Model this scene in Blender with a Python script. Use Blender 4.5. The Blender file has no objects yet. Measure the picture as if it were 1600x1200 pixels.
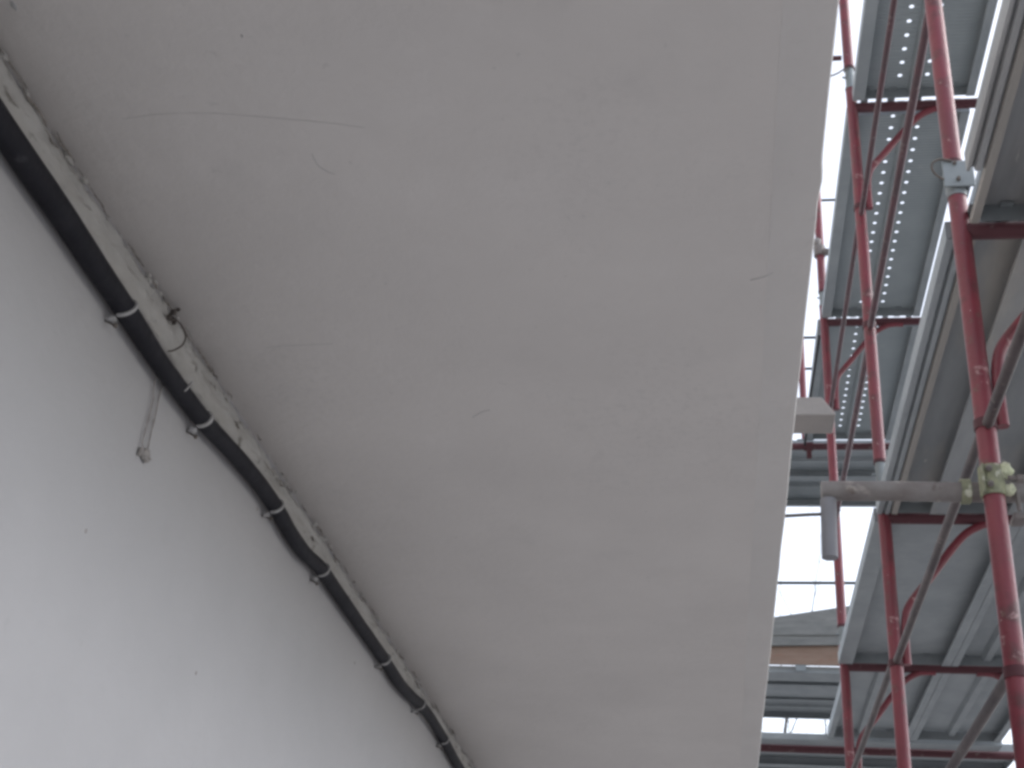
import bpy, bmesh, math, random
from mathutils import Vector, Matrix, noise
R = math.radians
random.seed(7)
sc = bpy.context.scene
col = sc.collection

# ------------------------------------------------------------------ camera
PITCH, YAW, ROLL, FPX = R(29.3074), R(10.0329), R(4.4416), 2037.87
cy, sy = math.cos(YAW), math.sin(YAW)
fw = Vector((-math.cos(PITCH)*sy, math.cos(PITCH)*cy, math.sin(PITCH)))
rt = Vector((cy, sy, 0)); up = rt.cross(fw)
r2 = rt*math.cos(ROLL)+up*math.sin(ROLL); u2 = up*math.cos(ROLL)-rt*math.sin(ROLL)
cd = bpy.data.cameras.new('camera'); cam = bpy.data.objects.new('camera', cd); col.objects.link(cam)
cam.matrix_world = Matrix(((r2.x, u2.x, -fw.x, 0), (r2.y, u2.y, -fw.y, 0), (r2.z, u2.z, -fw.z, 0), (0, 0, 0, 1)))
cd.sensor_fit = 'HORIZONTAL'; cd.sensor_width = 36; cd.lens = FPX/1600*36
cd.clip_start = 0.02; cd.clip_end = 2000
sc.camera = cam

# ------------------------------------------------------------------ sky, sun, exposure
SUN_EL, SUN_AZ = 48, 75            # overcast: very soft sun from the open side, azimuth clockwise from +Y
w = bpy.data.worlds.new('World'); sc.world = w; w.use_nodes = True
nt = w.node_tree; nt.nodes.clear()
sky = nt.nodes.new('ShaderNodeTexSky'); sky.sky_type = 'NISHITA'; sky.sun_disc = False
sky.sun_elevation = R(SUN_EL); sky.sun_rotation = R(SUN_AZ)
sky.air_density = 1.0; sky.dust_density = 2.0; sky.ozone_density = 1.0
hs = nt.nodes.new('ShaderNodeHueSaturation'); hs.inputs['Saturation'].default_value = 0.40
bg = nt.nodes.new('ShaderNodeBackground'); bg.inputs['Strength'].default_value = 0.15
wo = nt.nodes.new('ShaderNodeOutputWorld')
nt.links.new(sky.outputs[0], hs.inputs['Color']); nt.links.new(hs.outputs[0], bg.inputs[0]); nt.links.new(bg.outputs[0], wo.inputs[0])
sl = bpy.data.lights.new('sun', 'SUN'); sl.energy = 0.5; sl.angle = R(60); sl.color = (1, 1, 1)
so = bpy.data.objects.new('sun', sl); col.objects.link(so)
sd = Vector((math.sin(R(SUN_AZ))*math.cos(R(SUN_EL)), math.cos(R(SUN_AZ))*math.cos(R(SUN_EL)), math.sin(R(SUN_EL))))
so.rotation_euler = sd.to_track_quat('Z', 'Y').to_euler()
so.location = sd*60
vs = sc.view_settings
vs.view_transform = 'Standard'; vs.look = 'None'; vs.exposure = 1.30; vs.gamma = 1.0; vs.use_curve_mapping = False
sc.cycles.max_bounces = 10; sc.cycles.diffuse_bounces = 6
sc.cycles.filter_width = 3.2       # the photograph is soft all over

# ------------------------------------------------------------------ materials
def mat(name, base, rough=0.8, metal=0.0, var=None, var_scale=8.0, var_amt=0.5, spots=None, spot_scale=30.0, spot_lo=0.62,
        spot_hi=0.68, bump=0.0, bump_scale=40.0, stretch=(1, 1, 1), spec=0.3, fine=None):
    m = bpy.data.materials.new(name); m.use_nodes = True
    t = m.node_tree; N = t.nodes; L = t.links
    b = N['Principled BSDF']
    b.inputs['Roughness'].default_value = rough; b.inputs['Metallic'].default_value = metal
    b.inputs['Specular IOR Level'].default_value = spec
    tc = N.new('ShaderNodeTexCoord'); mp = N.new('ShaderNodeMapping'); mp.inputs['Scale'].default_value = stretch
    L.new(tc.outputs['Object'], mp.inputs['Vector'])
    cur = None
    def rgb(c):
        n = N.new('ShaderNodeRGB'); n.outputs[0].default_value = (*c, 1); return n.outputs[0]
    cur = rgb(base)
    def mix(fac, a, bb):
        n = N.new('ShaderNodeMix'); n.data_type = 'RGBA'
        L.new(fac, n.inputs['Factor']); L.new(a, n.inputs['A']); L.new(bb, n.inputs['B']); return n.outputs['Result']
    def ns(scale, detail=5, r=0.6):
        n = N.new('ShaderNodeTexNoise'); n.inputs['Scale'].default_value = scale
        n.inputs['Detail'].default_value = detail; n.inputs['Roughness'].default_value = r
        L.new(mp.outputs[0], n.inputs['Vector']); return n.outputs['Fac']
    def rng(x, lo, hi, a=0.0, bb=1.0):
        n = N.new('ShaderNodeMapRange'); n.inputs['From Min'].default_value = lo; n.inputs['From Max'].default_value = hi
        n.inputs['To Min'].default_value = a; n.inputs['To Max'].default_value = bb
        L.new(x, n.inputs['Value']); return n.outputs[0]
    if var:
        cur = mix(rng(ns(var_scale), 0.35, 0.65, 0, var_amt), cur, rgb(var))
    for sp in (spots or []):
        c, s, lo, hi, amt = sp[:5]
        fac = rng(ns(s, 6, 0.55), lo, hi, 0, amt)
        if len(sp) > 5:                                   # only inside large patches
            mu = N.new('ShaderNodeMath'); mu.operation = 'MULTIPLY'
            L.new(fac, mu.inputs[0]); L.new(rng(ns(sp[5], 2, 0.5), sp[6], sp[7]), mu.inputs[1]); fac = mu.outputs[0]
        cur = mix(fac, cur, rgb(c))
    L.new(cur, b.inputs['Base Color'])
    if bump or fine:
        bp = N.new('ShaderNodeBump'); bp.inputs['Strength'].default_value = 1.0
        if fine:
            wv = N.new('ShaderNodeTexWave'); wv.bands_direction = fine[2]; wv.inputs['Scale'].default_value = fine[0]
            L.new(mp.outputs[0], wv.inputs['Vector']); L.new(wv.outputs['Fac'], bp.inputs['Height'])
            bp.inputs['Distance'].default_value = fine[1]
        else:
            L.new(ns(bump_scale, 6), bp.inputs['Height']); bp.inputs['Distance'].default_value = bump
        L.new(bp.outputs[0], b.inputs['Normal'])
    return m

M = {}
SMUDGE = [((0.40, 0.39, 0.39), 7.0, 0.62, 0.80, 0.18), ((0.30, 0.30, 0.30), 75, 0.50, 0.66, 0.11, 3.1, 0.56, 0.72), ((0.72, 0.69, 0.68), 6, 0.56, 0.75, 0.14),
          ((0.30, 0.30, 0.30), 46, 0.69, 0.75, 0.22)]
M['soffit'] = mat('soffit_paint', (0.625, 0.595, 0.577), 0.9, var=(0.56, 0.533, 0.518), var_scale=1.8, var_amt=0.7, spots=SMUDGE, bump=0.0022, bump_scale=34)
M['soffit_edge'] = mat('soffit_edge_paint', (0.61, 0.587, 0.573), 0.9, var=(0.555, 0.533, 0.52), var_scale=4, var_amt=0.6,
                       spots=[((0.36, 0.36, 0.36), 24, 0.66, 0.76, 0.25)], bump=0.002, bump_scale=34)
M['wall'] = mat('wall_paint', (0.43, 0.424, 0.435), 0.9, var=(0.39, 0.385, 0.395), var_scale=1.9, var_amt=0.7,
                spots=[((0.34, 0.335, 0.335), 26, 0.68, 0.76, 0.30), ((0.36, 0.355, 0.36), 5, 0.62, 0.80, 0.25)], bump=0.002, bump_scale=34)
M['bead'] = mat('rough_mortar', (0.53, 0.52, 0.50), 0.95, var=(0.39, 0.375, 0.35), var_scale=26, var_amt=0.65,
                spots=[((0.16, 0.15, 0.13), 42, 0.63, 0.72, 0.8)], bump=0.006, bump_scale=60, stretch=(1, 0.35, 1))
M['render'] = mat('upper_render', (0.55, 0.53, 0.50), 0.9, var=(0.45, 0.44, 0.42), var_scale=3, var_amt=0.6, bump=0.003)
M['concrete'] = mat('pale_concrete', (0.32, 0.30, 0.292), 0.9, var=(0.26, 0.248, 0.243), var_scale=9, var_amt=0.5, bump=0.002)
M['crack'] = mat('dark_hair', (0.37, 0.37, 0.37), 0.95)
M['gap'] = mat('dark_crack_dirt', (0.17, 0.155, 0.14), 0.95, var=(0.36, 0.33, 0.30), var_scale=60, var_amt=0.9)
M['pipe'] = mat('black_pipe', (0.009, 0.009, 0.014), 0.65, spec=0.25, var=(0.022, 0.022, 0.029), var_scale=14, var_amt=0.6,
                spots=[((0.42, 0.42, 0.42), 70, 0.73, 0.76, 0.8), ((0.10, 0.10, 0.11), 22, 0.62, 0.75, 0.5)], bump=0.002, bump_scale=50)
M['clip'] = mat('grey_clip', (0.44, 0.44, 0.45), 0.75, var=(0.28, 0.275, 0.27), var_scale=70, var_amt=0.9)
M['nail'] = mat('rusty_nail', (0.09, 0.08, 0.075), 0.7, var=(0.2, 0.17, 0.15), var_scale=60)
M['string'] = mat('mortar_string', (0.25, 0.232, 0.225), 0.95, var=(0.38, 0.36, 0.35), var_scale=50, var_amt=0.9)
M['red'] = mat('red_paint', (0.200, 0.032, 0.047), 0.42, spec=0.5, var=(0.140, 0.030, 0.042), var_scale=5, var_amt=0.9,
               spots=[((0.085, 0.032, 0.034), 13, 0.56, 0.68, 0.8), ((0.42, 0.26, 0.26), 26, 0.66, 0.72, 0.7), ((0.13, 0.075, 0.06), 40, 0.63, 0.70, 0.75), ((0.55, 0.50, 0.47), 55, 0.73, 0.76, 0.8)],
               bump=0.0015, bump_scale=60)
M['red_dark'] = mat('old_red_paint', (0.085, 0.028, 0.036), 0.55, var=(0.08, 0.03, 0.036), var_scale=7, var_amt=0.8,
                    spots=[((0.20, 0.16, 0.15), 24, 0.62, 0.72, 0.6)], bump=0.0015, bump_scale=60)
M['rail'] = mat('rail_paint', (0.10, 0.045, 0.055), 0.5, var=(0.065, 0.045, 0.052), var_scale=6, var_amt=0.9,
                spots=[((0.22, 0.19, 0.18), 25, 0.60, 0.70, 0.6)], bump=0.001, bump_scale=60)
M['rail_grey'] = mat('rail_grime', (0.105, 0.085, 0.085), 0.55, var=(0.05, 0.04, 0.046), var_scale=5, var_amt=0.9,
                     spots=[((0.27, 0.23, 0.21), 28, 0.62, 0.70, 0.6)], bump=0.001, bump_scale=60)
M['galv'] = mat('galvanised_sheet', (0.31, 0.335, 0.352), 0.55, 0.3, var=(0.24, 0.267, 0.283), var_scale=5, var_amt=0.8,
                spots=[((0.38, 0.40, 0.41), 16, 0.64, 0.74, 0.45)], bump=0.001, bump_scale=30)
M['galv_ribbed'] = mat('galvanised_ribbed_sheet', (0.315, 0.348, 0.365), 0.55, 0.3, var=(0.265, 0.297, 0.313), var_scale=5, var_amt=0.7,
                       spots=[((0.38, 0.40, 0.40), 14, 0.64, 0.74, 0.4)], fine=(16, 0.003, 'Y'))
M['galv_dirty'] = mat('dirty_steel_plank', (0.31, 0.325, 0.335), 0.7, 0.2, var=(0.22, 0.238, 0.252), var_scale=7, var_amt=0.8,
                      spots=[((0.42, 0.39, 0.35), 4, 0.50, 0.68, 0.7), ((0.50, 0.49, 0.46), 38, 0.68, 0.74, 0.6)],
                      bump=0.0015, bump_scale=30, stretch=(1, 0.22, 1))
M['plank_pale'] = mat('cement_dusted_plank', (0.375, 0.385, 0.395), 0.75, 0.15, var=(0.25, 0.262, 0.275), var_scale=6, var_amt=0.9,
                      spots=[((0.43, 0.41, 0.385), 4, 0.50, 0.68, 0.6), ((0.20, 0.20, 0.20), 7, 0.60, 0.72, 0.6), ((0.62, 0.61, 0.58), 30, 0.66, 0.73, 0.6)],
                      bump=0.0015, bump_scale=30, stretch=(1, 0.16, 1))
M['lime_edge'] = mat('lime_smeared_steel', (0.31, 0.295, 0.275), 0.85, 0.0, var=(0.24, 0.235, 0.23), var_scale=8, var_amt=0.7,
                     bump=0.002, bump_scale=40, stretch=(1, 0.3, 1))
M['galv_dark'] = mat('dull_zinc_and_shade', (0.26, 0.285, 0.30), 0.6, 0.35, var=(0.2, 0.22, 0.23), var_scale=9, var_amt=0.7, bump=0.001)
M['tube'] = mat('grey_tube', (0.245, 0.232, 0.228), 0.6, 0.15, var=(0.15, 0.125, 0.12), var_scale=8, var_amt=0.85,
                spots=[((0.40, 0.37, 0.34), 20, 0.60, 0.70, 0.7), ((0.10, 0.07, 0.06), 30, 0.64, 0.72, 0.6)], bump=0.002, bump_scale=50)
M['stub'] = mat('zinc_tube', (0.25, 0.25, 0.27), 0.6, 0.25, var=(0.2, 0.2, 0.22), var_scale=10, var_amt=0.7, bump=0.001)
M['lime'] = mat('pale_green_coupler', (0.31, 0.32, 0.21), 0.75, var=(0.14, 0.145, 0.115), var_scale=26, var_amt=0.95,
                spots=[((0.66, 0.66, 0.55), 24, 0.55, 0.64, 0.85), ((0.12, 0.12, 0.08), 30, 0.66, 0.72, 0.7)], bump=0.004, bump_scale=40)
M['lime_pale'] = mat('pale_splash', (0.58, 0.59, 0.48), 0.8, var=(0.52, 0.56, 0.36), var_scale=30, var_amt=0.8, bump=0.003)
M['wood'] = mat('toe_board_wood', (0.27, 0.195, 0.155), 0.8, var=(0.21, 0.135, 0.10), var_scale=3, var_amt=0.7,
                spots=[((0.25, 0.09, 0.06), 5, 0.58, 0.70, 0.8)], stretch=(1, 1, 9), bump=0.002)
M['grey_wood'] = mat('weathered_board', (0.235, 0.235, 0.228), 0.9, var=(0.15, 0.155, 0.152), var_scale=3, var_amt=0.8,
                     spots=[((0.14, 0.14, 0.135), 9, 0.60, 0.74, 0.6)], stretch=(1, 1, 7), bump=0.002)
M['dark_line'] = mat('black_line', (0.02, 0.02, 0.022), 0.6)
M['bark'] = mat('bark', (0.07, 0.06, 0.052), 0.95, var=(0.045, 0.04, 0.036), var_scale=6)
M['ground'] = mat('yard_concrete', (0.265, 0.262, 0.258), 0.95, var=(0.21, 0.207, 0.203), var_scale=0.6, var_amt=0.8,
                  spots=[((0.16, 0.14, 0.12), 2.5, 0.60, 0.72, 0.6)], bump=0.01, bump_scale=20)

# ------------------------------------------------------------------ mesh helpers: everything is (verts, faces) in world space
class MB:
    def __init__(s): s.v = []; s.f = []
    def add(s, v, f):
        k = len(s.v); s.v += [tuple(p) for p in v]; s.f += [tuple(i+k for i in q) for q in f]; return s
    def box(s, a, b):
        x0, y0, z0 = a; x1, y1, z1 = b
        v = [(x0, y0, z0), (x1, y0, z0), (x1, y1, z0), (x0, y1, z0), (x0, y0, z1), (x1, y0, z1), (x1, y1, z1), (x0, y1, z1)]
        return s.add(v, [(3, 2, 1, 0), (4, 5, 6, 7), (0, 1, 5, 4), (1, 2, 6, 5), (2, 3, 7, 6), (3, 0, 4, 7)])
    def tube(s, path, r, n=16, cap=True, jitter=0.0):
        P = [Vector(p) for p in path]
        rr = r if isinstance(r, (list, tuple)) else [r]*len(P)
        T = []
        for i in range(len(P)):
            a = P[max(i-1, 0)]; b = P[min(i+1, len(P)-1)]; T.append((b-a).normalized())
        ref = Vector((0, 0, 1)) if abs(T[0].z) < 0.9 else Vector((1, 0, 0))
        u = (ref-T[0]*ref.dot(T[0])).normalized()
        V = []
        for i, p in enumerate(P):
            u = (u-T[i]*u.dot(T[i])).normalized(); v = T[i].cross(u)
            for k in range(n):
                a = 2*math.pi*k/n
                q = rr[i]*(1+random.uniform(-jitter, jitter))
                V.append(p+u*(q*math.cos(a))+v*(q*math.sin(a)))
        F = []
        for i in range(len(P)-1):
            for k in range(n):
                a = i*n+k; b = i*n+(k+1) % n
                F.append((a, b, b+n, a+n))
        if cap:
            F.append(tuple(range(n-1, -1, -1))); F.append(tuple((len(P)-1)*n+k for k in range(n)))
        return s.add(V, F)
    def pipe_end(s, c, d, r, ri=None, n=16): return s
    def lump(s, c, rad, seed=0, sub=2, amp=0.4, fs=1.0):
        bm = bmesh.new(); bmesh.ops.create_icosphere(bm, subdivisions=sub, radius=1)
        V = []
        for q in bm.verts:
            k = 1+amp*noise.noise(q.co*1.7*fs+Vector((seed*7.3, seed*3.1, seed)))
            V.append((c[0]+q.co.x*rad[0]*k, c[1]+q.co.y*rad[1]*k, c[2]+q.co.z*rad[2]*k))
        F = [tuple(x.index for x in f.verts) for f in bm.faces]
        bm.free(); return s.add(V, F)

def thing(name, label, cat, loc=(0, 0, 0), group=None):
    o = bpy.data.objects.new(name, None); col.objects.link(o); o.location = loc
    o.empty_display_size = 0.05
    o['label'] = label; o['category'] = cat
    if group: o['group'] = group
    return o
def wloc(o):
    l = Vector((0, 0, 0))
    while o: l += o.location; o = o.parent
    return l
def obj(name, mb, m, parent=None, smooth=False, bevel=0.0, solid=0.0, loc=None):
    base = wloc(parent) if parent else Vector(loc or (0, 0, 0))
    me = bpy.data.meshes.new(name)
    me.from_pydata([tuple(Vector(v)-base) for v in mb.v], [], mb.f)
    me.validate()
    bm = bmesh.new(); bm.from_mesh(me); bmesh.ops.recalc_face_normals(bm, faces=bm.faces); bm.to_mesh(me); bm.free()
    me.materials.append(M[m])
    if smooth:
        for p in me.polygons: p.use_smooth = True
        try: me.set_sharp_from_angle(angle=R(40))
        except Exception: pass
    o = bpy.data.objects.new(name, me); col.objects.link(o)
    if parent: o.parent = parent
    else: o.location = base
    if solid:
        s_ = o.modifiers.new('sheet', 'SOLIDIFY'); s_.thickness = solid; s_.offset = 0
    if bevel:
        b_ = o.modifiers.new('edge', 'BEVEL'); b_.width = bevel; b_.segments = 2; b_.limit_method = 'ANGLE'
    return o
def tag(o, label, cat, group=None):
    o['label'] = label; o['category'] = cat
    if group: o['group'] = group
    return o
def struct(o): o['kind'] = 'structure'; return o
def twin(o, parent, d):                               # another copy of a part, sharing its mesh
    c = o.copy(); col.objects.link(c); c.parent = parent; c.location = Vector(o.location)+Vector(d); return c
def arc_path(pts, k=6):                               # Catmull-Rom through points
    P = [Vector(p) for p in pts]; out = []
    for i in range(len(P)-1):
        a = P[max(i-1, 0)]; b = P[i]; c = P[i+1]; d = P[min(i+2, len(P)-1)]
        for j in range(k):
            t = j/k
            out.append(0.5*((2*b)+(c-a)*t+(2*a-5*b+4*c-d)*t*t+(3*b-a-3*c+d)*t**3))
    out.append(P[-1]); return out

# ------------------------------------------------------------------ ground
G = -1.62
g = MB(); g.add([(-400, -400, G), (400, -400, G), (400, 400, G), (-400, 400, G)], [(0, 1, 2, 3)])
struct(obj('ground', g, 'ground'))

# ------------------------------------------------------------------ house: wall, balcony slab, rough mortar corner
H, XW, XE = 1.15, -0.906, 0.1497
Y0, Y1 = -3.2, 7.35
house = thing('house', 'white painted house wall with a smooth white balcony underside overhead', 'house', (XW, 2.0, G))
m_ = MB(); m_.box((XW-7, Y0, G), (XW, Y1, H+0.2-0.003)); obj('wall', m_, 'wall', house)
m_ = MB(); m_.box((XW-7, Y0, H+0.2), (XW-0.002, Y1, 6.2)); obj('upper_wall', m_, 'render', house)
m_ = MB(); m_.box((XW-7.3, Y0-0.2, 6.202), (XW+0.02, Y1+0.2, 6.42)); obj('unseen_roof', m_, 'concrete', house)  # out of view, added with the upper walls to stop light from above
# balcony slab: a gently uneven sheet below, with its outer edge slightly ragged
XD = 0.075*H
def edge_x(y):
    e = 0.0022*noise.noise(Vector((y*1.3, 3.1, 0)))+0.0010*noise.noise(Vector((y*7.0, 9.7, 0)))
    e += 0.0035*math.exp(-((y-1.46)/0.03)**2)
    return XE+e
s_ = MB(); nx, ny = 30, 160
def soff_z(x, y): return H+0.0035*noise.noise(Vector((x*2.2, y*1.8, 0.4)))+0.0012*noise.noise(Vector((x*8, y*7, 5)))
V = []; F = []
for j in range(ny+1):
    y = -1.0+(Y1+1.0)*j/ny
    for i in range(nx+1):
        x = XW+(XD-XW)*i/nx
        V.append((x, y, soff_z(x, y)))
for j in range(ny):
    for i in range(nx):
        a = j*(nx+1)+i; F.append((a, a+nx+1, a+nx+2, a+1))
k = len(V); V += [(XW, -1.0, H+0.2), (XD, -1.0, H+0.2), (XD, Y1, H+0.2), (XW, Y1, H+0.2)]
F += [(k, k+1, k+2, k+3)]
s_.add(V, F); soffit = obj('balcony_slab', s_, 'soffit', house, smooth=True)
# outer strip of the slab (drip edge), a few millimetres lower than the middle, rounded arris
e_ = MB(); V = []; F = []; n = 400
prof = lambda y: [(XD-0.002, H+0.19), (XD-0.002, soff_z(XD, y)-0.0005), (XD+0.012, H-0.0012), (edge_x(y)-0.010, H-0.0018), (edge_x(y)-0.002, H-0.0005), (edge_x(y), H+0.004), (edge_x(y), H+0.19)]
for j in range(n+1):
    y = -1.0+(Y1+1.0)*j/n
    for (x, z) in prof(y): V.append((x, y, z))
for j in range(n):
    for i in range(7):
        a = j*7+i; b = j*7+(i+1) % 7; F.append((a, b, b+7, a+7))
F += [tuple(range(6, -1, -1)), tuple(n*7+i for i in range(7))]
e_.add(V, F); obj('drip_edge', e_, 'soffit_edge', house, smooth=True)
# beam end standing out from the upper wall
b_ = MB()
ya, yb, zb = 4.281, 4.432, 2.30
pr = [(XW-0.05, zb), (0.441, zb), (0.441, zb+0.008), (0.394, zb+0.075), (XW-0.05, zb+0.075)]
V = [(x, ya, z) for x, z in pr]+[(x, yb, z) for x, z in pr]
b_.add(V, [(4, 3, 2, 1, 0), (5, 6, 7, 8, 9)]+[(i, (i+1) % 5, (i+1) % 5+5, i+5) for i in range(5)])
obj('beam_end', b_, 'concrete', house, bevel=0.004)
# rough mortar left in the corner above the pipe
c_ = MB(); V = []; F = []; n = 1100; kk = 15
for j in range(n+1):
    y = 0.5+6.8*j/n
    w1 = noise.noise(Vector((y*4, 1, 0))); w2 = noise.noise(Vector((y*17, 5, 0))); w3 = noise.noise(Vector((y*45, 8, 0)))
    out = 0.012+0.004*w1+0.004*w2+0.002*w3
    top = H-0.006-0.012*max(0, w2+0.1)-0.012*max(0, w3)
    bot = H-0.078-0.010*w1-0.004*w3
    for i in range(kk):
        t = i/(kk-1); z = bot+(top-bot)*t
        q = math.sin(math.pi*min(1, max(0.0, t*0.92+0.06)))**0.45
        rough = 0.006*noise.noise(Vector((y*18, z*70, 2)))+0.003*noise.noise(Vector((y*55, z*160, 4)))
        rough -= 0.010*max(0.0, 1-abs(t-0.62-0.12*w1-0.08*w2)/0.09)*(0.55+0.7*w2)
        V.append((XW+0.001+max(0.0005, (out+rough)*q*(1 if 0 < i < kk-1 else 0.25)), y, z))
    V.append((XW-0.004, y, top)); V.append((XW-0.004, y, bot))
st = kk+2
order = list(range(kk))+[kk, kk+1]
for j in range(n):
    for i in range(st):
        a = j*st+order[i]; b = j*st+order[(i+1) % st]; F.append((a, b, b+st, a+st))
c_.add(V, F); obj('mortar_bead', c_, 'bead', house, smooth=True)
# crumbs along the crack above the bead
cr = MB()
for i in range(110):
    y = random.uniform(1.05, 5.0); s = random.uniform(0.0015, 0.005)
    cr.add(*(lambda q: (q.v, q.f))(MB().lump((XW+random.uniform(0.006, 0.016), y, H-0.006-random.random()*0.016), (s, s*2.2, s*0.8), i, 1, 0.6)))
o = obj('mortar_crumbs', cr, 'bead', house); o['kind'] = 'stuff'
# open cracks along the top of the bead and a few along its middle
for i in range(52):
    y = 1.1+4.0*(i/52)**1.1+random.uniform(-0.05, 0.05); L = random.uniform(0.02, 0.09); up_ = random.random() < 0.72
    zc = H-random.uniform(0.006, 0.016) if up_ else H-random.uniform(0.025, 0.05)
    pts = [(XW+(0.0125 if up_ else 0.0165)+random.uniform(-0.001, 0.001), y+L*k/4, zc+random.uniform(-0.003, 0.003)) for k in range(5)]
    q = MB(); w_ = random.uniform(0.0010, 0.0023); q.tube(arc_path(pts, 4), [w_*(0.3+0.9*math.sin(math.pi*(k+0.3)/17.6))*random.uniform(0.6, 1.2) for k in range(17)], 6)
    obj('crack', q, 'gap', house)
# hairline cracks and cobweb threads on the slab underside
def soffit_line(name, pts, r=0.0009):
    q = MB(); q.tube([(x, y, soff_z(x, y)-0.00028) for x, y in [(p.x, p.y) for p in arc_path([(a, b, 0) for a, b in pts], 8)]], r, 5)
    return obj(name, q, 'crack', house)
def on_soffit(px, py):
    d = fw+r2*((px-800)/FPX)+u2*((600-py)/FPX); k_ = H/d.z; return (d.x*k_, d.y*k_)
def on_wall(px, py, off=0.0):
    d = fw+r2*((px-800)/FPX)+u2*((600-py)/FPX); k_ = (XW+off)/d.x; return (XW+off, d.y*k_, d.z*k_)
for pts, rr in (([(190, 186), (260, 178), (340, 178), (430, 184), (505, 191), (570, 199)], 0.00022),
                ([(1172, 437), (1195, 431), (1220, 417), (1246, 394)], 0.0007),
                ([(738, 652), (752, 644), (766, 640)], 0.0006), ([(487, 240), (497, 258), (512, 268), (524, 272)], 0.0004),
                ([(415, 545), (450, 541), (520, 538)], 0.0003)):
    soffit_line('hairline_crack', [on_soffit(*p) for p in pts], rr)
# chips in the paint
for (px, py, s, f_) in ((22, 8, 0.006, on_soffit), (378, 56, 0.0025, on_soffit)):
    x, y = f_(px, py); q = MB().lump((x, y, H-0.0005), (s*0.6, s*1.5, 0.0022), px, 1, 0.5); obj('chipped_spot', q, 'crack', house)
for (px, py, s) in ((554, 1036, 0.004), (402, 795, 0.004), (134, 830, 0.003), (306, 1052, 0.003)):
    q = MB().lump(on_wall(px, py), (0.002, s, s*1.4), px, 1, 0.5); obj('chipped_spot', q, 'string', house)

# ------------------------------------------------------------------ black pipe with its clips
PO = 0.0215
px_path = [(-60, 108), (0, 195), (50, 268), (100, 340), (150, 416), (200, 490), (245, 560), (285, 615), (320, 660), (352, 694), (380, 725), (408, 760), (432, 795),
           (452, 830), (474, 862), (500, 887), (520, 915), (560, 973), (600, 1030), (625, 1069), (650, 1095), (668, 1115), (690, 1150), (715, 1195), (745, 1242)]
path = [on_wall(a, b, PO) for a, b in px_path]
path = [(path[0][0], path[0][1]-0.5, path[0][2])]+path+[(path[-1][0], path[-1][1]+1.2, path[-1][2])]
pipe = thing('black_pipe', 'black plastic pipe clipped along the top of the white wall', 'pipe', path[8])
def pipe_r(p):
    return 0.0160+0.0028*max(0.0, min(1.0, (1.75-p.y)/0.4))+0.0006*noise.noise(Vector((p.y*9, 0, 0)))
pp = arc_path(path, 8)
q = MB(); q.tube(pp, [pipe_r(p) for p in pp], 20); obj('tube', q, 'pipe', pipe, smooth=True)
def clip(px, py, dz=0.0):
    # find the pipe point nearest the pixel
    tgt = Vector(on_wall(px, py, PO)); i = min(range(len(pp)), key=lambda k: (pp[k]-tgt).length)
    c = pp[i]; T = (pp[min(i+2, len(pp)-1)]-pp[max(i-2, 0)]).normalized()
    X = Vector((1, 0, 0)); X = (X-T*X.dot(T)).normalized(); Z = X.cross(T)
    if Z.z < 0: Z = -Z
    rad = pipe_r(c)+0.0023; hw = random.uniform(0.0026, 0.0040)
    V = []; F = []; n = 14
    for k in range(n+1):
        a = R(112)-R(212)*k/n
        dd = X*math.cos(a)+Z*math.sin(a)
        for (ro, s) in ((rad-0.0035, -hw), (rad+0.0012, -hw), (rad+0.0012, hw), (rad-0.0035, hw)):
            V.append(c+dd*ro+T*(s+0.008*math.sin(a)))
    for k in range(n):
        for m in range(4):
            a = k*4+m; b = k*4+(m+1) % 4; F.append((a, b, b+4, a+4))
    F += [(3, 2, 1, 0), tuple(n*4+m for m in range(4))]
    q = MB().add(V, F)
    # foot of the clip, down on the wall
    f = c-Z*(rad+0.005)-T*0.006
    q.add(*(lambda b: (b.v, b.f))(MB().lump((XW+0.009, f.y, f.z), (0.009, 0.007, 0.006), i, 2, 0.25)))
    o = obj('clip', q, 'clip', pipe, smooth=True)
    nl = MB(); b0 = Vector((XW-0.004, f.y-0.001, f.z-0.001)); d = Vector((1, random.uniform(-0.2, 0.1), random.uniform(-0.55, -0.2))).normalized()
    nl.tube([b0, b0+d*0.024], 0.0017, 8); nl.tube([b0+d*0.024, b0+d*0.027], 0.0042, 10)
    obj('nail', nl, 'nail', o, smooth=True)
for p in ((190, 482), (316, 660), (430, 792), (503, 888), (601, 1030), (655, 1097), (692, 1152)): clip(*p)
# little white splinter on the pipe and a drop of mortar
q = MB(); a = Vector(on_wall(300, 597, 0.034)); b = Vector(on_wall(289, 611, 0.038)); q.tube([a, (a+b)/2+Vector((0.002, 0, 0.003)), b], [0.002, 0.0026, 0.0014], 8)
obj('mortar_drop', q, 'clip', pipe, smooth=True)
for px, py in ((473, 846), (489, 860), (492, 852), (690, 1142)):
    q = MB().lump(on_wall(px, py, 0.028), (0.004, 0.006, 0.006), px, 2, 0.6); obj('mortar_drop', q, 'bead', pipe, smooth=True)

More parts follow.
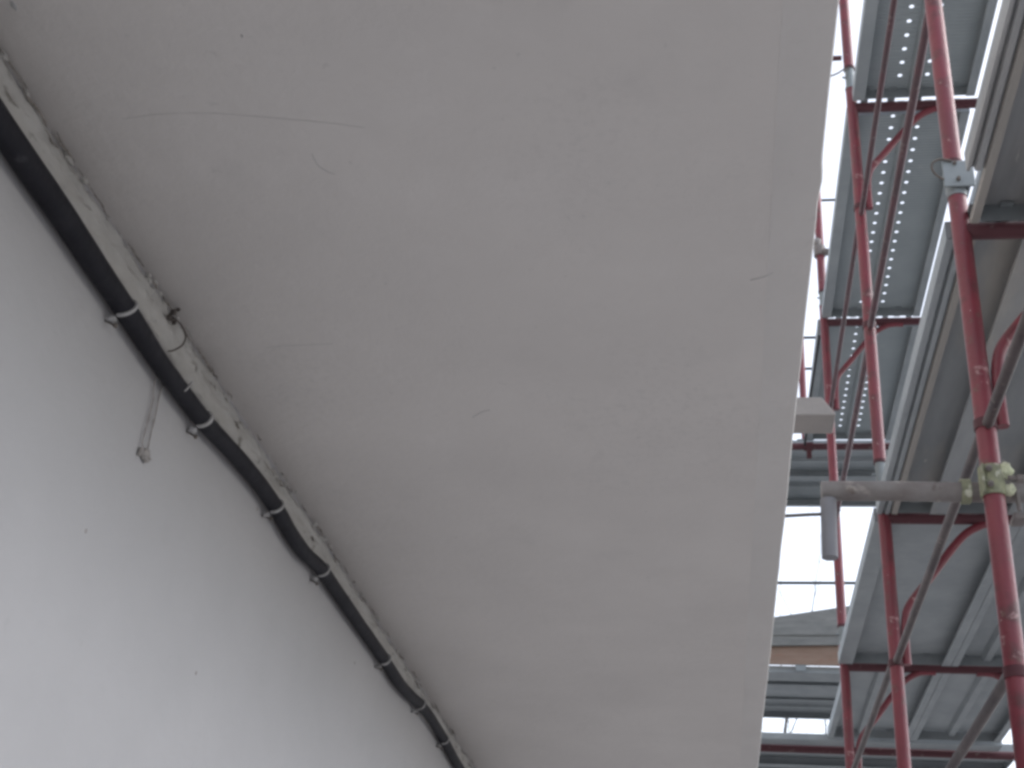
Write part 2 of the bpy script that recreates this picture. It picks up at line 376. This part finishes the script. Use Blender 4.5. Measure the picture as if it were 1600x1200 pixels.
# bent wire above the pipe
wr = thing('bent_wire', 'short rusty wire hook bent out of the mortar above the black pipe', 'wire', on_wall(270, 492, 0.01))
q = MB(); q.tube(arc_path([on_wall(a, b, o) for a, b, o in ((262, 486, -0.002), (268, 494, 0.016), (276, 500, 0.03), (286, 512, 0.034), (290, 526, 0.034), (285, 539, 0.03), (272, 547, 0.022), (262, 549, 0.012))], 6), 0.0016, 8)
obj('wire', q, 'nail', wr, smooth=True)
q = MB()
for k, (a, b, s) in enumerate(((272, 488, 0.0055), (266, 497, 0.006), (272, 504, 0.0045), (279, 484, 0.0035))): q.add(*(lambda t: (t.v, t.f))(MB().lump(on_wall(a, b, 0.016), (s, s*1.1, s), k, 2, 0.6)))
obj('knot', q, 'nail', wr, smooth=True)
# mortar crusted string hanging from the pipe
st_ = thing('dangling_string', 'two mortar crusted strands with a lump hanging on the white wall below the pipe', 'string', on_wall(228, 712, 0.004))
for pts in (((250, 572), (241, 600), (239, 625), (232, 655), (224, 685), (222, 703)), ((258, 590), (250, 615), (243, 648), (236, 676), (231, 702))):
    ppp = arc_path([on_wall(a, b, 0.005) for a, b in pts], 6)
    q = MB(); q.tube(ppp, [0.0012+0.0024*max(0, noise.noise(Vector((i*0.9, pts[0][0], 0)))) for i in range(len(ppp))], 7, jitter=0.2)
    obj('strand', q, 'string', st_, smooth=True)
q = MB().lump(on_wall(228, 712, 0.004), (0.006, 0.012, 0.011), 3, 3, 0.7, 1.6); q.add(*(lambda t: (t.v, t.f))(MB().lump(on_wall(219, 706, 0.004), (0.004, 0.004, 0.010), 5, 2, 0.7)))
obj('lump', q, 'string', st_, smooth=True)

# ------------------------------------------------------------------ scaffold frames
XI, XO, TR = 0.6306, 1.6806, 0.0235
ROWS = [1.02, 2.82, 4.62, 6.42]
ZT = [0.044, 2.044, 4.044]
FG = 'red scaffold frames standing in a row beside the house'
row_name = ['behind the camera', 'nearest in view, through the pale green coupler', 'middle of the three in view', 'farthest of the three in view']
def wobble(x, y, z0, z1, n=9):
    return [(x+0.002*noise.noise(Vector((x*5, y*3, z*1.1))), y+0.002*noise.noise(Vector((x*7+5, y*3, z*1.1))), z) for z in [z0+(z1-z0)*i/(n-1) for i in range(n)]]
def frame(ri, lift, label, post_top=None):
    y = ROWS[ri]
    zt = ZT[lift] if lift < 3 else None
    z0 = G+0.03 if lift == 0 else ZT[lift-1]+[0.2, 0.208, 0.226, 0.20][ri]
    z1 = (zt+0.115) if zt is not None else post_top
    t = thing('scaffold_frame', label, 'scaffold frame', ((XI+XO)/2, y, z0), FG)
    for x in (XI, XO):
        s = MB(); s.tube(wobble(x, y, z0, z1), TR, 20); so_ = obj('standard', s, 'red', t, smooth=True)
        # rolled rim at the foot and a weld ring
        if lift > 0:
            r_ = MB(); r_.tube([(x, y, z0-0.001), (x, y, z0+0.012)], TR+0.0022, 20); obj('rim', r_, 'red_dark', so_, smooth=True)
        else:
            r_ = MB(); r_.box((x-0.075, y-0.075, G+0.001), (x+0.075, y+0.075, G+0.028)); obj('base_plate', r_, 'galv_dark', so_)
        if zt is None: continue
        # grey spigot joining to the frame above
        sp = MB(); nz = ZT[lift]+[0.2, 0.208, 0.226, 0.20][ri]
        rj = 0.0205
        sp.tube([(x, y, z1-0.01), (x, y, z1), (x, y, z1+0.004), (x, y, nz+0.01)], [0.0255, 0.0255, rj, rj], 18)
        spo = obj('spigot', sp, 'galv_dark', t, smooth=True)
        if x == XI:
            pn = MB(); zc = (z1+nz)/2
            pn.tube([(x-0.034, y-0.01, zc+0.004), (x+0.034, y+0.008, zc-0.004)], 0.005, 8)
            obj('pin', pn, 'galv_dark', spo, smooth=True)
        # gusset: bent tube from the transom down to the standard
        sg = 1 if x == XI else -1
        gp = [(x+sg*a, y+0.001, zt+b) for a, b in ((0.43, -0.020), (0.38, -0.020), (0.335, -0.031), (0.262, -0.084), (0.13, -0.254), (0.063, -0.342), (0.044, -0.40), (0.0395, -0.47), (0.0395, -0.562))]
        gm = MB(); gm.tube(arc_path(gp, 5), 0.0148, 14); obj('gusset', gm, 'red', t, smooth=True)
        # brace studs for the rails
        for zz in (zt-1.153+0.0, zt-0.56):
            if zz < z0+0.05: continue
            b_ = MB(); b_.tube([(x+0.0, y, zz-0.012), (x, y, zz+0.012)], TR+0.0035, 18); obj('stud_collar', b_, 'red_dark', so_, smooth=True)
    if zt is not None:
        tr = MB(); tr.tube([(XI+0.01, y, zt-0.001), (XO-0.01, y, zt-0.001)], 0.0225, 18); obj('transom', tr, 'red_dark', t, smooth=True)
    return t
lift_name = ['bottom lift', 'lower visible lift, under the near lower deck', 'upper lift, between the lower and the upper deck', 'guard posts above the upper deck']
LAB = {
 (1, 1): 'thick red scaffold upright carrying the pale green coupler, nearest the camera',
 (1, 2): 'red scaffold upright rising out of the grey joint with the wire loop',
 (2, 1): 'red scaffold frame under the lower deck, crossed behind by the grey horizontal tube',
 (2, 2): 'red scaffold frame whose foot ends just above the grey horizontal tube',
 (3, 1): 'thin red scaffold frame beside the wooden toe board, farthest in the row, lower lift',
 (3, 2): 'thin red scaffold frame behind the pale beam end, farthest in the row, upper lift',
 (2, 3): 'pinkish red scaffold post against the white sky above the upper deck',
 (3, 3): 'short piece of red post with a clamp against the white sky beside the slab edge'}
for ri in range(4):
    for lift in range(3):
        if ri == 0 and lift == 2: continue
        lab = LAB.get((ri, lift)) or (['red scaffold frame', 'bottom lift red scaffold frame'][lift == 0] + ' standing ' + ['behind the camera', 'below the green coupler', 'below the middle frame', 'at the far end of the row'][ri])
        frame(ri, lift, lab)
frame(2, 3, LAB[(2, 3)], 5.15)
frame(3, 3, LAB[(3, 3)], 5.15)

# galvanised joint collar with two bolt holes and a wire loop on the nearest upright
jc = thing('joint_collar', 'grey steel collar with a wire loop joining the nearest red uprights', 'joint collar', (XI, 2.82, 2.16))
q = MB(); q.tube([(XI, 2.82, 2.158), (XI, 2.82, 2.25)], 0.0262, 20); obj('sleeve', q, 'galv_dark', jc, smooth=True)
q = MB(); q.box((XI-0.036, 2.786, 2.163), (XI+0.043, 2.7925, 2.247)); obj('plate', q, 'galv_dark', jc, bevel=0.006)
q = MB(); q.box((XI+0.0262, 2.7925, 2.17), (XI+0.033, 2.85, 2.24)); obj('side_plate', q, 'galv_dark', jc)
for zz, xx in ((2.236, XI-0.004), (2.184, XI+0.001)):
    q = MB(); q.tube([(xx, 2.7855, zz), (xx, 2.777, zz)], 0.0052, 6); obj('bolt', q, 'nail', jc)
q = MB(); q.tube(arc_path([(XI-0.01, 2.784, 2.243), (XI-0.04, 2.78, 2.247), (XI-0.058, 2.782, 2.238), (XI-0.061, 2.785, 2.222), (XI-0.052, 2.787, 2.202), (XI-0.034, 2.788, 2.186)], 6), 0.0034, 10)
obj('wire_loop', q, 'nail', jc, smooth=True)

# ------------------------------------------------------------------ scaffold decks
def sheet(poly, y0, y1, along='Y', cut=None):
    q = MB(); V = []; n = len(poly)
    for yy in (y0, y1):
        for (x, z) in poly: V.append((x, yy, z) if along == 'Y' else (yy, x, z))
    q.add(V, [(i, i+1, n+i+1, n+i) for i in range(n-1)]); return q
DG = 'steel scaffold deck panels seen from below'
def deck(label, x0, x1, y0, y1, z, m='galv', lips=(0.03, 0.03), ribs=(), depth=0.05, along='Y', holes=None, hook_n=2, edge_folds=False, lip_m=None, hooks=(True, True), rib_w=0.02, notch=0.0):
    """x0..x1 across, y0..y1 along (swapped for along='X'); z is the underside of the lips."""
    P = lambda x, y, zz: (x, y, zz) if along == 'Y' else (y, x, zz)
    t = thing('deck_panel', label, 'scaffold deck', P((x0+x1)/2, (y0+y1)/2, z), DG)
    zt = z+depth
    # plate with pressed ribs (and punched holes)
    pts = [(x0+(lips[0]+0.003 if notch else 0), zt)]
    for rx in ribs:
        pts += [(rx-rib_w*1.1, zt), (rx-rib_w*0.6, zt-0.026), (rx+rib_w*0.6, zt-0.026), (rx+rib_w*1.1, zt)]
    pts.append((x1, zt))
    if not holes:
        obj('plate', sheet(pts, y0, y1, along), m, t, solid=0.002)
    else:
        hx, pitch, r, start = holes
        q = MB(); segs = sorted(hx); hw = 0.03; cuts = []
        # solid strips between the hole rows
        xs = [x0]
        for h_ in segs: xs += [h_-hw, h_+hw]
        xs.append(x1)
        for i in range(0, len(xs), 2):
            a, b = xs[i], xs[i+1]
            inner = [p for p in pts if a < p[0] < b]
            s = sheet([(a, zt)]+inner+[(b, zt)], y0, y1, along); q.add(s.v, s.f)
        nn = int((y1-y0-start-0.018)/pitch)
        for h_ in segs:
            ys = [y0]+[y0+start+pitch*i for i in range(nn+1)]+[y1]
            q.add([(h_-hw, ys[0], zt), (h_+hw, ys[0], zt), (h_+hw, ys[1], zt), (h_-hw, ys[1], zt)], [(0, 1, 2, 3)])
            q.add([(h_-hw, ys[-2], zt), (h_+hw, ys[-2], zt), (h_+hw, ys[-1], zt), (h_-hw, ys[-1], zt)], [(0, 1, 2, 3)])
            for j in range(1, len(ys)-2):
                ya, yb = ys[j], ys[j+1]; c = (h_, (ya+yb)/2)
                sq = [(h_+hw, c[1]), (h_+hw, yb), (h_, yb), (h_-hw, yb), (h_-hw, c[1]), (h_-hw, ya), (h_, ya), (h_+hw, ya)]
                V = [(a, b, zt) for a, b in sq]+[(c[0]+r*math.cos(R(45*k)), c[1]+r*math.sin(R(45*k)), zt) for k in range(8)]
                q.add(V, [(k, (k+1) % 8, (k+1) % 8+8, k+8) for k in range(8)])
        bm_ = obj('plate', q, m, t, solid=0.002)
    lm = lip_m or m
    # side rails: web and lip
    if edge_folds:
        a = x0
        f_ = [(a+lips[0]+0.004, z+0.012), (a+lips[0], z), (a+lips[0]-0.018, z), (a+lips[0]-0.021, z+0.012), (a+lips[0]-0.027, z+0.012), (a+lips[0]-0.030, z), (a+lips[0]-0.042, z), (a+lips[0]-0.045, z+0.013), (a+lips[0]-0.052, z+0.013), (a+lips[0]-0.055, z),
              (a, z), (a, zt-0.001)]
        obj('side_rail', sheet(f_[:4], y0, y1, along), 'lime_edge', t, solid=0.002)
        obj('side_rail', sheet(f_[3:], y0+0.0005, y1-0.0005-notch, along), 'plank_pale' if notch else 'galv', t, solid=0.002)
        f2 = [(a+lips[0]+0.004, z+0.012), (a+lips[0]+0.0045, zt-0.001)]
        obj('side_web', sheet(f2, y0, y1, along), m, t, solid=0.002)
    else:
        obj('side_rail', sheet([(x0+lips[0], z+0.006), (x0+lips[0], z), (x0, z), (x0, zt-0.001)], y0, y1, along), lm, t, solid=0.0022)
    obj('side_rail', sheet([(x1-lips[1], z+0.006), (x1-lips[1], z), (x1, z), (x1, zt-0.001)], y0, y1, along), lm, t, solid=0.0022)
    # end plates, darker zinc standing in for the recess shade, and hooks
    for (ye, sg, on) in ((y0, 1, hooks[0]), (y1, -1, hooks[1])):
        q = MB(); a = P(x0+(lips[0]+0.006 if notch else 0.002), ye+sg*0.0035, z+0.004); b = P(x1-0.002, ye+sg*0.0015, zt-0.002)
        q.box([min(i, j) for i, j in zip(a, b)], [max(i, j) for i, j in zip(a, b)]); obj('end_plate', q, 'galv_dark', t)
        if not on: continue
        for i in range(hook_n):
            xc = x0+0.085+(x1-x0-0.17)*i/max(1, hook_n-1)+sg*0.028
            hl = 0.034 if sg > 0 else 0.07
            q = MB()
            a = P(xc-0.016, ye+sg*0.02, zt-0.010); b = P(xc+0.016, ye-sg*hl, zt-0.0035)
            q.box([min(i_, j) for i_, j in zip(a, b)], [max(i_, j) for i_, j in zip(a, b)])
            obj('hook', q, 'galv_dark', t)
    return t
# upper decks (z 4.05): perforated panel next to the house, second panel behind
ends = [(2.82, 4.62), (4.62, 6.42), (6.42, 7.93)]
HOL = [((0.826, 0.943), 0.0815, 0.0104, q_) for q_ in (0.098-0.0815, 0.031, 0.04)]
ulab = ['nearest perforated steel deck of the upper level, seen behind the wire loop joint', 'perforated steel deck with two rows of light holes, middle bay of the upper level',
        'perforated steel deck at the far end of the upper level, above the pale beam end']
for i, (a, b) in enumerate(ends):
    xa, xb = (0.630, 1.1495) if i == 0 else ((0.614, 1.1465) if i == 1 else (0.600, 1.157))
    a_, b_ = a+0.058, b-0.046
    deck(ulab[i], xa, xb, a_, b_, 4.045, 'galv_ribbed', (0.05, 0.036), (0.884,) if i != 1 else (0.884,), holes=HOL[i], hook_n=4, lip_m='galv', rib_w=0.016, depth=0.055)
    deck('outer steel deck of the upper level, %s bay, mostly hidden above the lower decks' % ('near', 'middle', 'far')[i], 1.264, 1.66, a_, b_, 4.045, 'galv', (0.03, 0.03), (1.43,), hook_n=2)
# lower decks (z 2.045)
for i, (a, b, nm) in enumerate(((1.02, 2.82, 'nearest bay'), (2.82, 4.62, 'bay behind the nearest red upright'))):
    x = [0.606, 0.600][i]
    a_, b_ = a+0.034, b-0.032
    deck('dirty steel plank on the house side edge, lower level, '+nm, x, 0.852, a_, b_, 2.045, ['plank_pale', 'galv_dirty'][i], ([0.062, 0.072][i], 0.062), (), edge_folds=True, notch=[0.21, 0][i], depth=0.055)
    deck('second dirty steel plank from the house side, lower level, '+nm, 0.856, 1.115, a_, b_, 2.045, ['plank_pale', 'galv_dirty'][i], (0.030, 0.05), (), depth=0.055)
    deck('third dirty steel plank from the house side, lower level, '+nm, 1.121, 1.38, a_, b_, 2.045, ['plank_pale', 'galv_dirty'][i], (0.030, 0.05), (), depth=0.055)
    deck('outermost dirty steel plank of the lower level, '+nm, 1.386, 1.645, a_, b_, 2.045, ['plank_pale', 'galv_dirty'][i], (0.030, 0.05), (), depth=0.055)
deck('wide smooth grey steel deck beside the house, just past the grey horizontal tube', 0.599, 1.128, 4.656, 6.384, 2.045, 'galv', (0.066, 0.042), (), depth=0.055, hook_n=3)
deck('grey steel deck with a pressed rib, outer side, past the grey horizontal tube', 1.132, 1.645, 4.656, 6.384, 2.045, 'galv', (0.03, 0.04), (1.30,), rib_w=0.026, depth=0.055, hook_n=3)
deck('ribbed steel deck on the house side at the far end of the lower level', 0.645, 1.104, 6.456, 7.76, 2.045, 'galv', (0.03, 0.036), (0.83,), rib_w=0.022, depth=0.055)
deck('ribbed steel deck on the outer side at the far end of the lower level', 1.108, 1.60, 6.456, 7.76, 2.045, 'galv', (0.034, 0.036), (1.335,), rib_w=0.026, depth=0.055)

# decks that turn the corner of the house, running across
for (z, nm, xs) in ((4.045, 'upper', (-1.3, 1.75)), (2.045, 'lower', (-1.3, 1.75))):
    deck('steel deck turning the house corner, %s level, front panel of the cross run' % nm, 7.995, 8.47, xs[0], xs[1], z, 'galv', (0.05, 0.03), (8.27,), along='X', depth=0.055, hooks=(False, False))
    deck('steel deck turning the house corner, %s level, back panel of the cross run' % nm, 8.475, 8.95, xs[0], xs[1], z, 'galv_dark', (0.03, 0.03), (8.68,), along='X', lip_m='galv', depth=0.055, hooks=(False, False))
for z, y in ((4.036, 7.958), (2.024, 7.962)):
    lv = 'upper' if z > 3 else 'lower'
    q = MB(); q.tube([(-1.35, y, z), (1.78, y, z)], 0.0235, 16)
    tag(obj('ledger_tube', q, 'red_dark', None, smooth=True, loc=(0.2, y, z)), 'dark red ledger tube under the front edge of the %s corner deck' % lv, 'scaffold tube', 'ledger tubes of the corner scaffold')
q = MB(); q.box((-1.3, 7.80, 2.036), (1.62, 7.925, 2.076))
tag(obj('closing_board', q, 'galv', None, loc=(0.2, 7.86, 2.07), bevel=0.004), 'grey closing board across the end of the lower deck run', 'board')
# small clamp hanging under the corner ledger
cl = thing('ledger_clamp', 'dark red clamp hanging under the corner ledger near the pale beam end', 'clamp', (0.62, 7.958, 4.0))
q = MB(); q.tube([(0.60, 7.958, 4.036), (0.66, 7.958, 4.036)], 0.031, 14); obj('jaw', q, 'red_dark', cl, smooth=True)
q = MB(); q.box((0.615, 7.935, 3.945), (0.648, 7.965, 4.015)); obj('wedge', q, 'red_dark', cl, bevel=0.005)
# corner guard post and rails
gp = thing('guard_post', 'pinkish red guard post of the corner scaffold beside the slab edge', 'scaffold post', (0.617, 8.03, 4.1))
q = MB(); q.tube([(0.617, 8.03, 4.102), (0.617, 8.03, 6.3)], TR, 16); obj('post', q, 'red', gp, smooth=True)
q = MB(); q.box((0.56, 7.99, 4.1015), (0.67, 8.09, 4.1095)); obj('foot', q, 'galv_dark', gp)
for x in (-1.2,):
    q = MB(); q.tube([(x, 8.03, 4.102), (x, 8.03, 6.3)], TR, 16); tag(obj('guard_post', q, 'red', None, smooth=True, loc=(x, 8.03, 4.1)), 'red guard post of the corner scaffold hidden behind the slab', 'scaffold post')
for i, (za, zb, nm) in enumerate(((4.93, 4.955, 'middle'), (4.685, 4.70, 'lowest'), (6.13, 6.165, 'topmost'))):
    q = MB(); q.tube([(-1.2, 8.066, za), (0.62, 8.066, zb), (1.5, 8.066, zb+0.005)], 0.0095, 10)
    tag(obj('guard_rail', q, 'dark_line', None, smooth=True, loc=(0, 8.066, za)), '%s thin dark rail of the corner scaffold against the white sky' % nm, 'guard rail', 'thin rails of the corner scaffold')
# thin dark line running along the deck edge
q = MB(); q.tube(arc_path([(0.606, 6.5, 4.0), (0.60, 6.9, 4.0), (0.597, 7.4, 4.012), (0.603, 7.9, 4.02)], 6), 0.008, 8)
tag(obj('black_line', q, 'dark_line', None, smooth=True, loc=(0.6, 7.2, 4.0)), 'thin dark line along the house side edge of the far upper deck', 'dark_line')

# clamp on the far post at the slab edge
ck = thing('post_clamp', 'pale grey clamp on the short red post beside the slab edge', 'clamp', (XI, 6.42, 4.52))
q = MB(); q.tube([(XI-0.004, 6.42, 4.50), (XI-0.004, 6.42, 4.565)], 0.034, 16); obj('ring', q, 'tube', ck, smooth=True)
q = MB(); q.lump((XI+0.035, 6.40, 4.515), (0.04, 0.03, 0.018), 4, 2, 0.4); q.lump((XI-0.02, 6.40, 4.59), (0.03, 0.02, 0.03), 6, 2, 0.4); obj('jaw', q, 'tube', ck, smooth=True)
# twisted wire at the upper joint of the middle post
q = MB(); q.tube(arc_path([(0.627, 4.60, 4.262), (0.60, 4.59, 4.245), (0.575, 4.585, 4.222), (0.548, 4.58, 4.204), (0.50, 4.58, 4.185)], 6), 0.004, 8)
tag(obj('tie_wire', q, 'nail', None, smooth=True, loc=(0.627, 4.6, 4.26)), 'thin wire sticking out from the upper joint of the middle red post', 'wire')
q = MB(); q.tube([(0.60, 4.62, 4.345), (0.52, 4.62, 4.345)], 0.012, 10)
tag(obj('stud_pin', q, 'red_dark', None, smooth=True, loc=(0.6, 4.62, 4.345)), 'short red pin on the middle post against the white sky', 'pin')

# ------------------------------------------------------------------ rails along the house side
RG = 'thin rails running along the house side of the scaffold'
def rail(label, ya, yb, z, x=XI, m='rail', r=0.0132, dz=0.0):
    t = thing('guard_rail', label, 'guard rail', (x, (ya+yb)/2, z), RG)
    q = MB(); q.tube([(x, ya+(yb-ya)*k/6, z+dz*k/6+0.002*noise.noise(Vector((k*0.7, z*3, 1)))) for k in range(7)], r, 14); obj('tube', q, m, t, smooth=True)
    for ye, sg in ((ya, 1), (yb, -1)):
        q = MB(); q.box((x-0.004, ye-sg*0.0-0.022, z-0.013), (x+0.004, ye+0.022, z+0.013)); obj('flat_end', q, m, t, bevel=0.003)
    return t
e_ = 0.03
rail('dark grimy rail passing in front of the nearest red upright above the green coupler', 1.02+e_, 2.82-e_, 1.476, m='rail_grey', r=0.0135)
rail('grimy rail slanting down behind the grey horizontal tube', 2.82+e_, 4.62-e_, 1.487, m='rail_grey')
rail('grimy beige rail between the two farther red uprights', 4.62+e_, 6.42-e_, 1.512, m='rail_grey')
rail('dark rail lowest beside the nearest upright, far below the green coupler', 2.82+e_, 4.62-e_, 0.908, m='rail_grey')
rail('lowest grimy rail of the middle bay, near the ground', 4.62+e_, 6.42-e_, 0.905, m='rail_grey')
rail('reddish rail under the perforated deck, from the nearest upright to the middle one', 2.82+e_, 4.62-e_, 2.868)
rail('reddish rail between the two rows of holes ending at the farthest upright', 4.62+e_, 6.42-e_, 2.838, m='rail')
rail('thin reddish rail highest under the perforated deck, near bay', 2.82+e_, 4.62-e_, 3.437, r=0.0115)
rail('thin reddish rail highest under the perforated deck, middle bay', 4.62+e_, 6.42-e_, 3.462, r=0.0115)

# ------------------------------------------------------------------ grey tie tube with its stub, rod and green coupler
TY, TZ = 2.872, 1.3385
tt = thing('tie_tube', 'grey rusty horizontal tube behind the nearest red upright, a short stub hanging from it', 'scaffold tube', (0.9, TY, TZ))
q = MB(); q.tube([(0.252+(1.75-0.252)*k/10, TY+0.001*math.sin(k), TZ+0.0015*math.sin(k*1.7)-0.004*k/10) for k in range(11)], 0.0238, 20); obj('tube', q, 'tube', tt, smooth=True)
q = MB(); q.tube([(0.2672, TY, TZ-0.022), (0.2635, TY, TZ-0.169)], 0.0188, 18); obj('stub', q, 'stub', tt, smooth=True)
q = MB(); q.tube([(0.262, TY, TZ-0.059), (0.22, TY, TZ-0.061), (0.148, TY, TZ-0.066)], 0.0042, 10); obj('anchor_rod', q, 'nail', tt, smooth=True)
cp = thing('tube_coupler', 'pale green splashed coupler clamping the grey tube to the nearest red upright', 'coupler', (XI, 2.83, 1.34))
def ringseg(c, axis, rad, a0, a1, hw, th, n=16):
    q = MB(); V = []; F = []
    for k in range(n+1):
        a = R(a0+(a1-a0)*k/n)
        for (ro, s) in ((rad, -hw), (rad+th, -hw), (rad+th, hw), (rad, hw)):
            if axis == 'Z': V.append((c[0]+ro*math.cos(a), c[1]+ro*math.sin(a), c[2]+s))
            else: V.append((c[0]+s, c[1]+ro*math.cos(a), c[2]+ro*math.sin(a)))
    for k in range(n):
        for m in range(4):
            i = k*4+m; j = k*4+(m+1) % 4; F.append((i, j, j+4, i+4))
    F += [(3, 2, 1, 0), tuple(n*4+m for m in range(4))]
    return q.add(V, F)
q = ringseg((XI-0.001, 2.82, 1.337), 'Z', TR+0.0008, 20, 340, 0.037, 0.0045, 24); obj('clamp_band', q, 'lime', cp, bevel=0.002)
q = ringseg((XI-0.052, TY, TZ), 'X', 0.0245, 25, 335, 0.011, 0.0055, 20); obj('clamp_band', q, 'lime', cp, bevel=0.002)
q = MB(); q.box((XI-0.020, 2.846, 1.312), (XI+0.02, 2.8475, 1.372)); obj('swivel', q, 'lime', cp, bevel=0.003)
q = MB(); q.lump((XI+0.028, 2.812, 1.362), (0.016, 0.018, 0.020), 2, 3, 0.45); q.lump((XI+0.033, 2.815, 1.316), (0.014, 0.016, 0.013), 8, 3, 0.45)
obj('eye_lug', q, 'lime_pale', cp, smooth=True)
for zz in (1.318, 1.357):                            # jaw flanges with bolt and nut on the front of the band
    q = MB(); q.tube([(XI-0.012, 2.789, zz), (XI-0.012, 2.781, zz)], 0.0075, 6); q.tube([(XI-0.012, 2.782, zz), (XI-0.012, 2.774, zz)], 0.0038, 8); obj('nut', q, 'tube', cp)
q = MB(); q.box((XI-0.0265, 2.787, 1.302), (XI-0.0225, 2.81, 1.372)); obj('hinge', q, 'lime', cp, bevel=0.001)
q = MB(); q.tube([(XI+0.03, 2.80, 1.34), (XI+0.062, 2.80, 1.337)], 0.006, 8); q.tube([(XI+0.05, 2.80, 1.338), (XI+0.064, 2.80, 1.3368)], 0.011, 6); obj('bolt', q, 'tube', cp, smooth=True)
q = MB(); q.box((XI+0.045, 2.85, 1.262), (XI+0.075, 2.90, 1.278)); q.box((XI+0.052, 2.842, 1.278), (XI+0.062, 2.85, 1.335)); obj('lug', q, 'tube', cp, bevel=0.003)

# ------------------------------------------------------------------ farther scaffold across the gap
deck('far steel deck panel right behind the wooden toe board', 12.77, 13.22, -1.3, 2.5, 3.995, 'galv', (0.29, 0.03), (), along='X', depth=0.06, hooks=(False, False))
deck('far steel deck panel, middle of the three', 13.23, 13.74, -1.3, 2.5, 3.995, 'galv', (0.03, 0.03), (), along='X', depth=0.025, hooks=(False, False))
deck('far steel deck panel, farthest and darkest of the three', 13.75, 14.42, -1.3, 2.5, 3.995, 'galv_dark', (0.03, 0.03), (14.1,), along='X', depth=0.06, hooks=(False, False))
q = MB(); q.box((-1.4, 12.70, 4.052), (2.5, 12.735, 4.275))
o = tag(obj('toe_board', q, 'wood', None, bevel=0.004, loc=(0.9, 12.7, 4.05)), 'orange brown wooden toe board on the far scaffold', 'toe board')
for x in (-1.0, 0.83, 2.3):
    q = MB(); q.box((x-0.05, 12.705, 3.99), (x+0.05, 12.73, 4.0515)); obj('bracket', q, 'galv_dark', o)
q = MB()
V = [(-1.4, 12.66, 4.16), (2.5, 12.66, 4.29), (2.5, 12.66, 4.86), (-1.4, 12.66, 4.165)]
q.add(V+[(a, b+0.03, c) for a, b, c in V], [(0, 1, 2, 3), (7, 6, 5, 4), (0, 4, 5, 1), (1, 5, 6, 2), (2, 6, 7, 3), (3, 7, 4, 0)])
gb = tag(obj('side_board', q, 'grey_wood', None, bevel=0.004, loc=(0.9, 12.66, 4.3)), 'slanting weathered grey board above the orange wooden toe board', 'board')
q = MB(); q.box((0.2, 12.645, 4.335), (2.4, 12.6585, 4.352)); b2 = obj('batten', q, 'grey_wood', gb); b2.rotation_euler.y = R(-1.2)
q = MB(); q.tube([(-1.4, 12.78, 4.935), (0.6, 12.78, 4.925), (2.5, 12.78, 4.95)], 0.016, 10)
tag(obj('guard_rail', q, 'dark_line', None, smooth=True, loc=(0.9, 12.78, 4.93)), 'thin dark rail of the far scaffold crossing the white sky', 'guard rail')
for x, nm in ((-1.15, 'left'), (2.35, 'right')):
    t = thing('scaffold_frame', 'tall far scaffold frame at the %s end of the wooden toe board, hidden' % nm, 'scaffold frame', (x, 13.7, G))
    for y in (12.80, 14.40):
        q = MB(); q.tube([(x, y, G), (x, y, 5.1)], TR, 14); obj('standard', q, 'red', t, smooth=True)
    for z in (0.02, 2.02, 4.02):
        q = MB(); q.tube([(x, 12.80, z), (x, 14.40, z)], TR-0.001, 14); obj('transom', q, 'red_dark', t, smooth=True)

# ------------------------------------------------------------------ bare trees beyond
def tree(label, x, y, h, seed):
    rnd = random.Random(seed)
    t = thing('bare_tree', label, 'tree', (x, y, G), 'bare trees beyond the scaffold')
    trunk = MB(); crown = MB()
    def grow(p, d, L, r, lev):
        n = 4; P = [p]; q = p
        for i in range(n):
            d = (d+Vector((rnd.uniform(-1, 1), rnd.uniform(-1, 1), rnd.uniform(-0.3, 0.6)))*0.16).normalized(); q = q+d*(L/n); P.append(q)
        rr = [r*(1-0.45*i/n) for i in range(n+1)]
        (trunk if lev == 0 else crown).tube(P, rr, 8 if lev < 2 else 4, cap=False)
        if lev >= 5: return
        for c in range(3 if lev else 7):
            k = rnd.randint(1 if lev else 2, n); a = rnd.uniform(0, 6.283); sp = rnd.uniform(0.5, 1.0)
            u = d.orthogonal().normalized(); v = d.cross(u)
            nd = (d+(u*math.cos(a)+v*math.sin(a))*sp).normalized()
            grow(P[k], nd, L*rnd.uniform(0.55, 0.75), rr[k]*rnd.uniform(0.45, 0.62), lev+1)
        grow(q, d, L*0.7, rr[-1]*0.9, lev+1)
    grow(Vector((x, y, G)), Vector((0.05, 0, 1)), h*0.36, 0.13, 0)
    obj('trunk', trunk, 'bark', t, smooth=True); obj('crown', crown, 'bark', t)
tree('bare tree whose thin twigs show faintly against the sky above the far wooden toe board', 2.2, 27, 12.6, 4)
tree('bare tree whose twigs show in the low gap between the far decks', 2.9, 34, 11.0, 9)
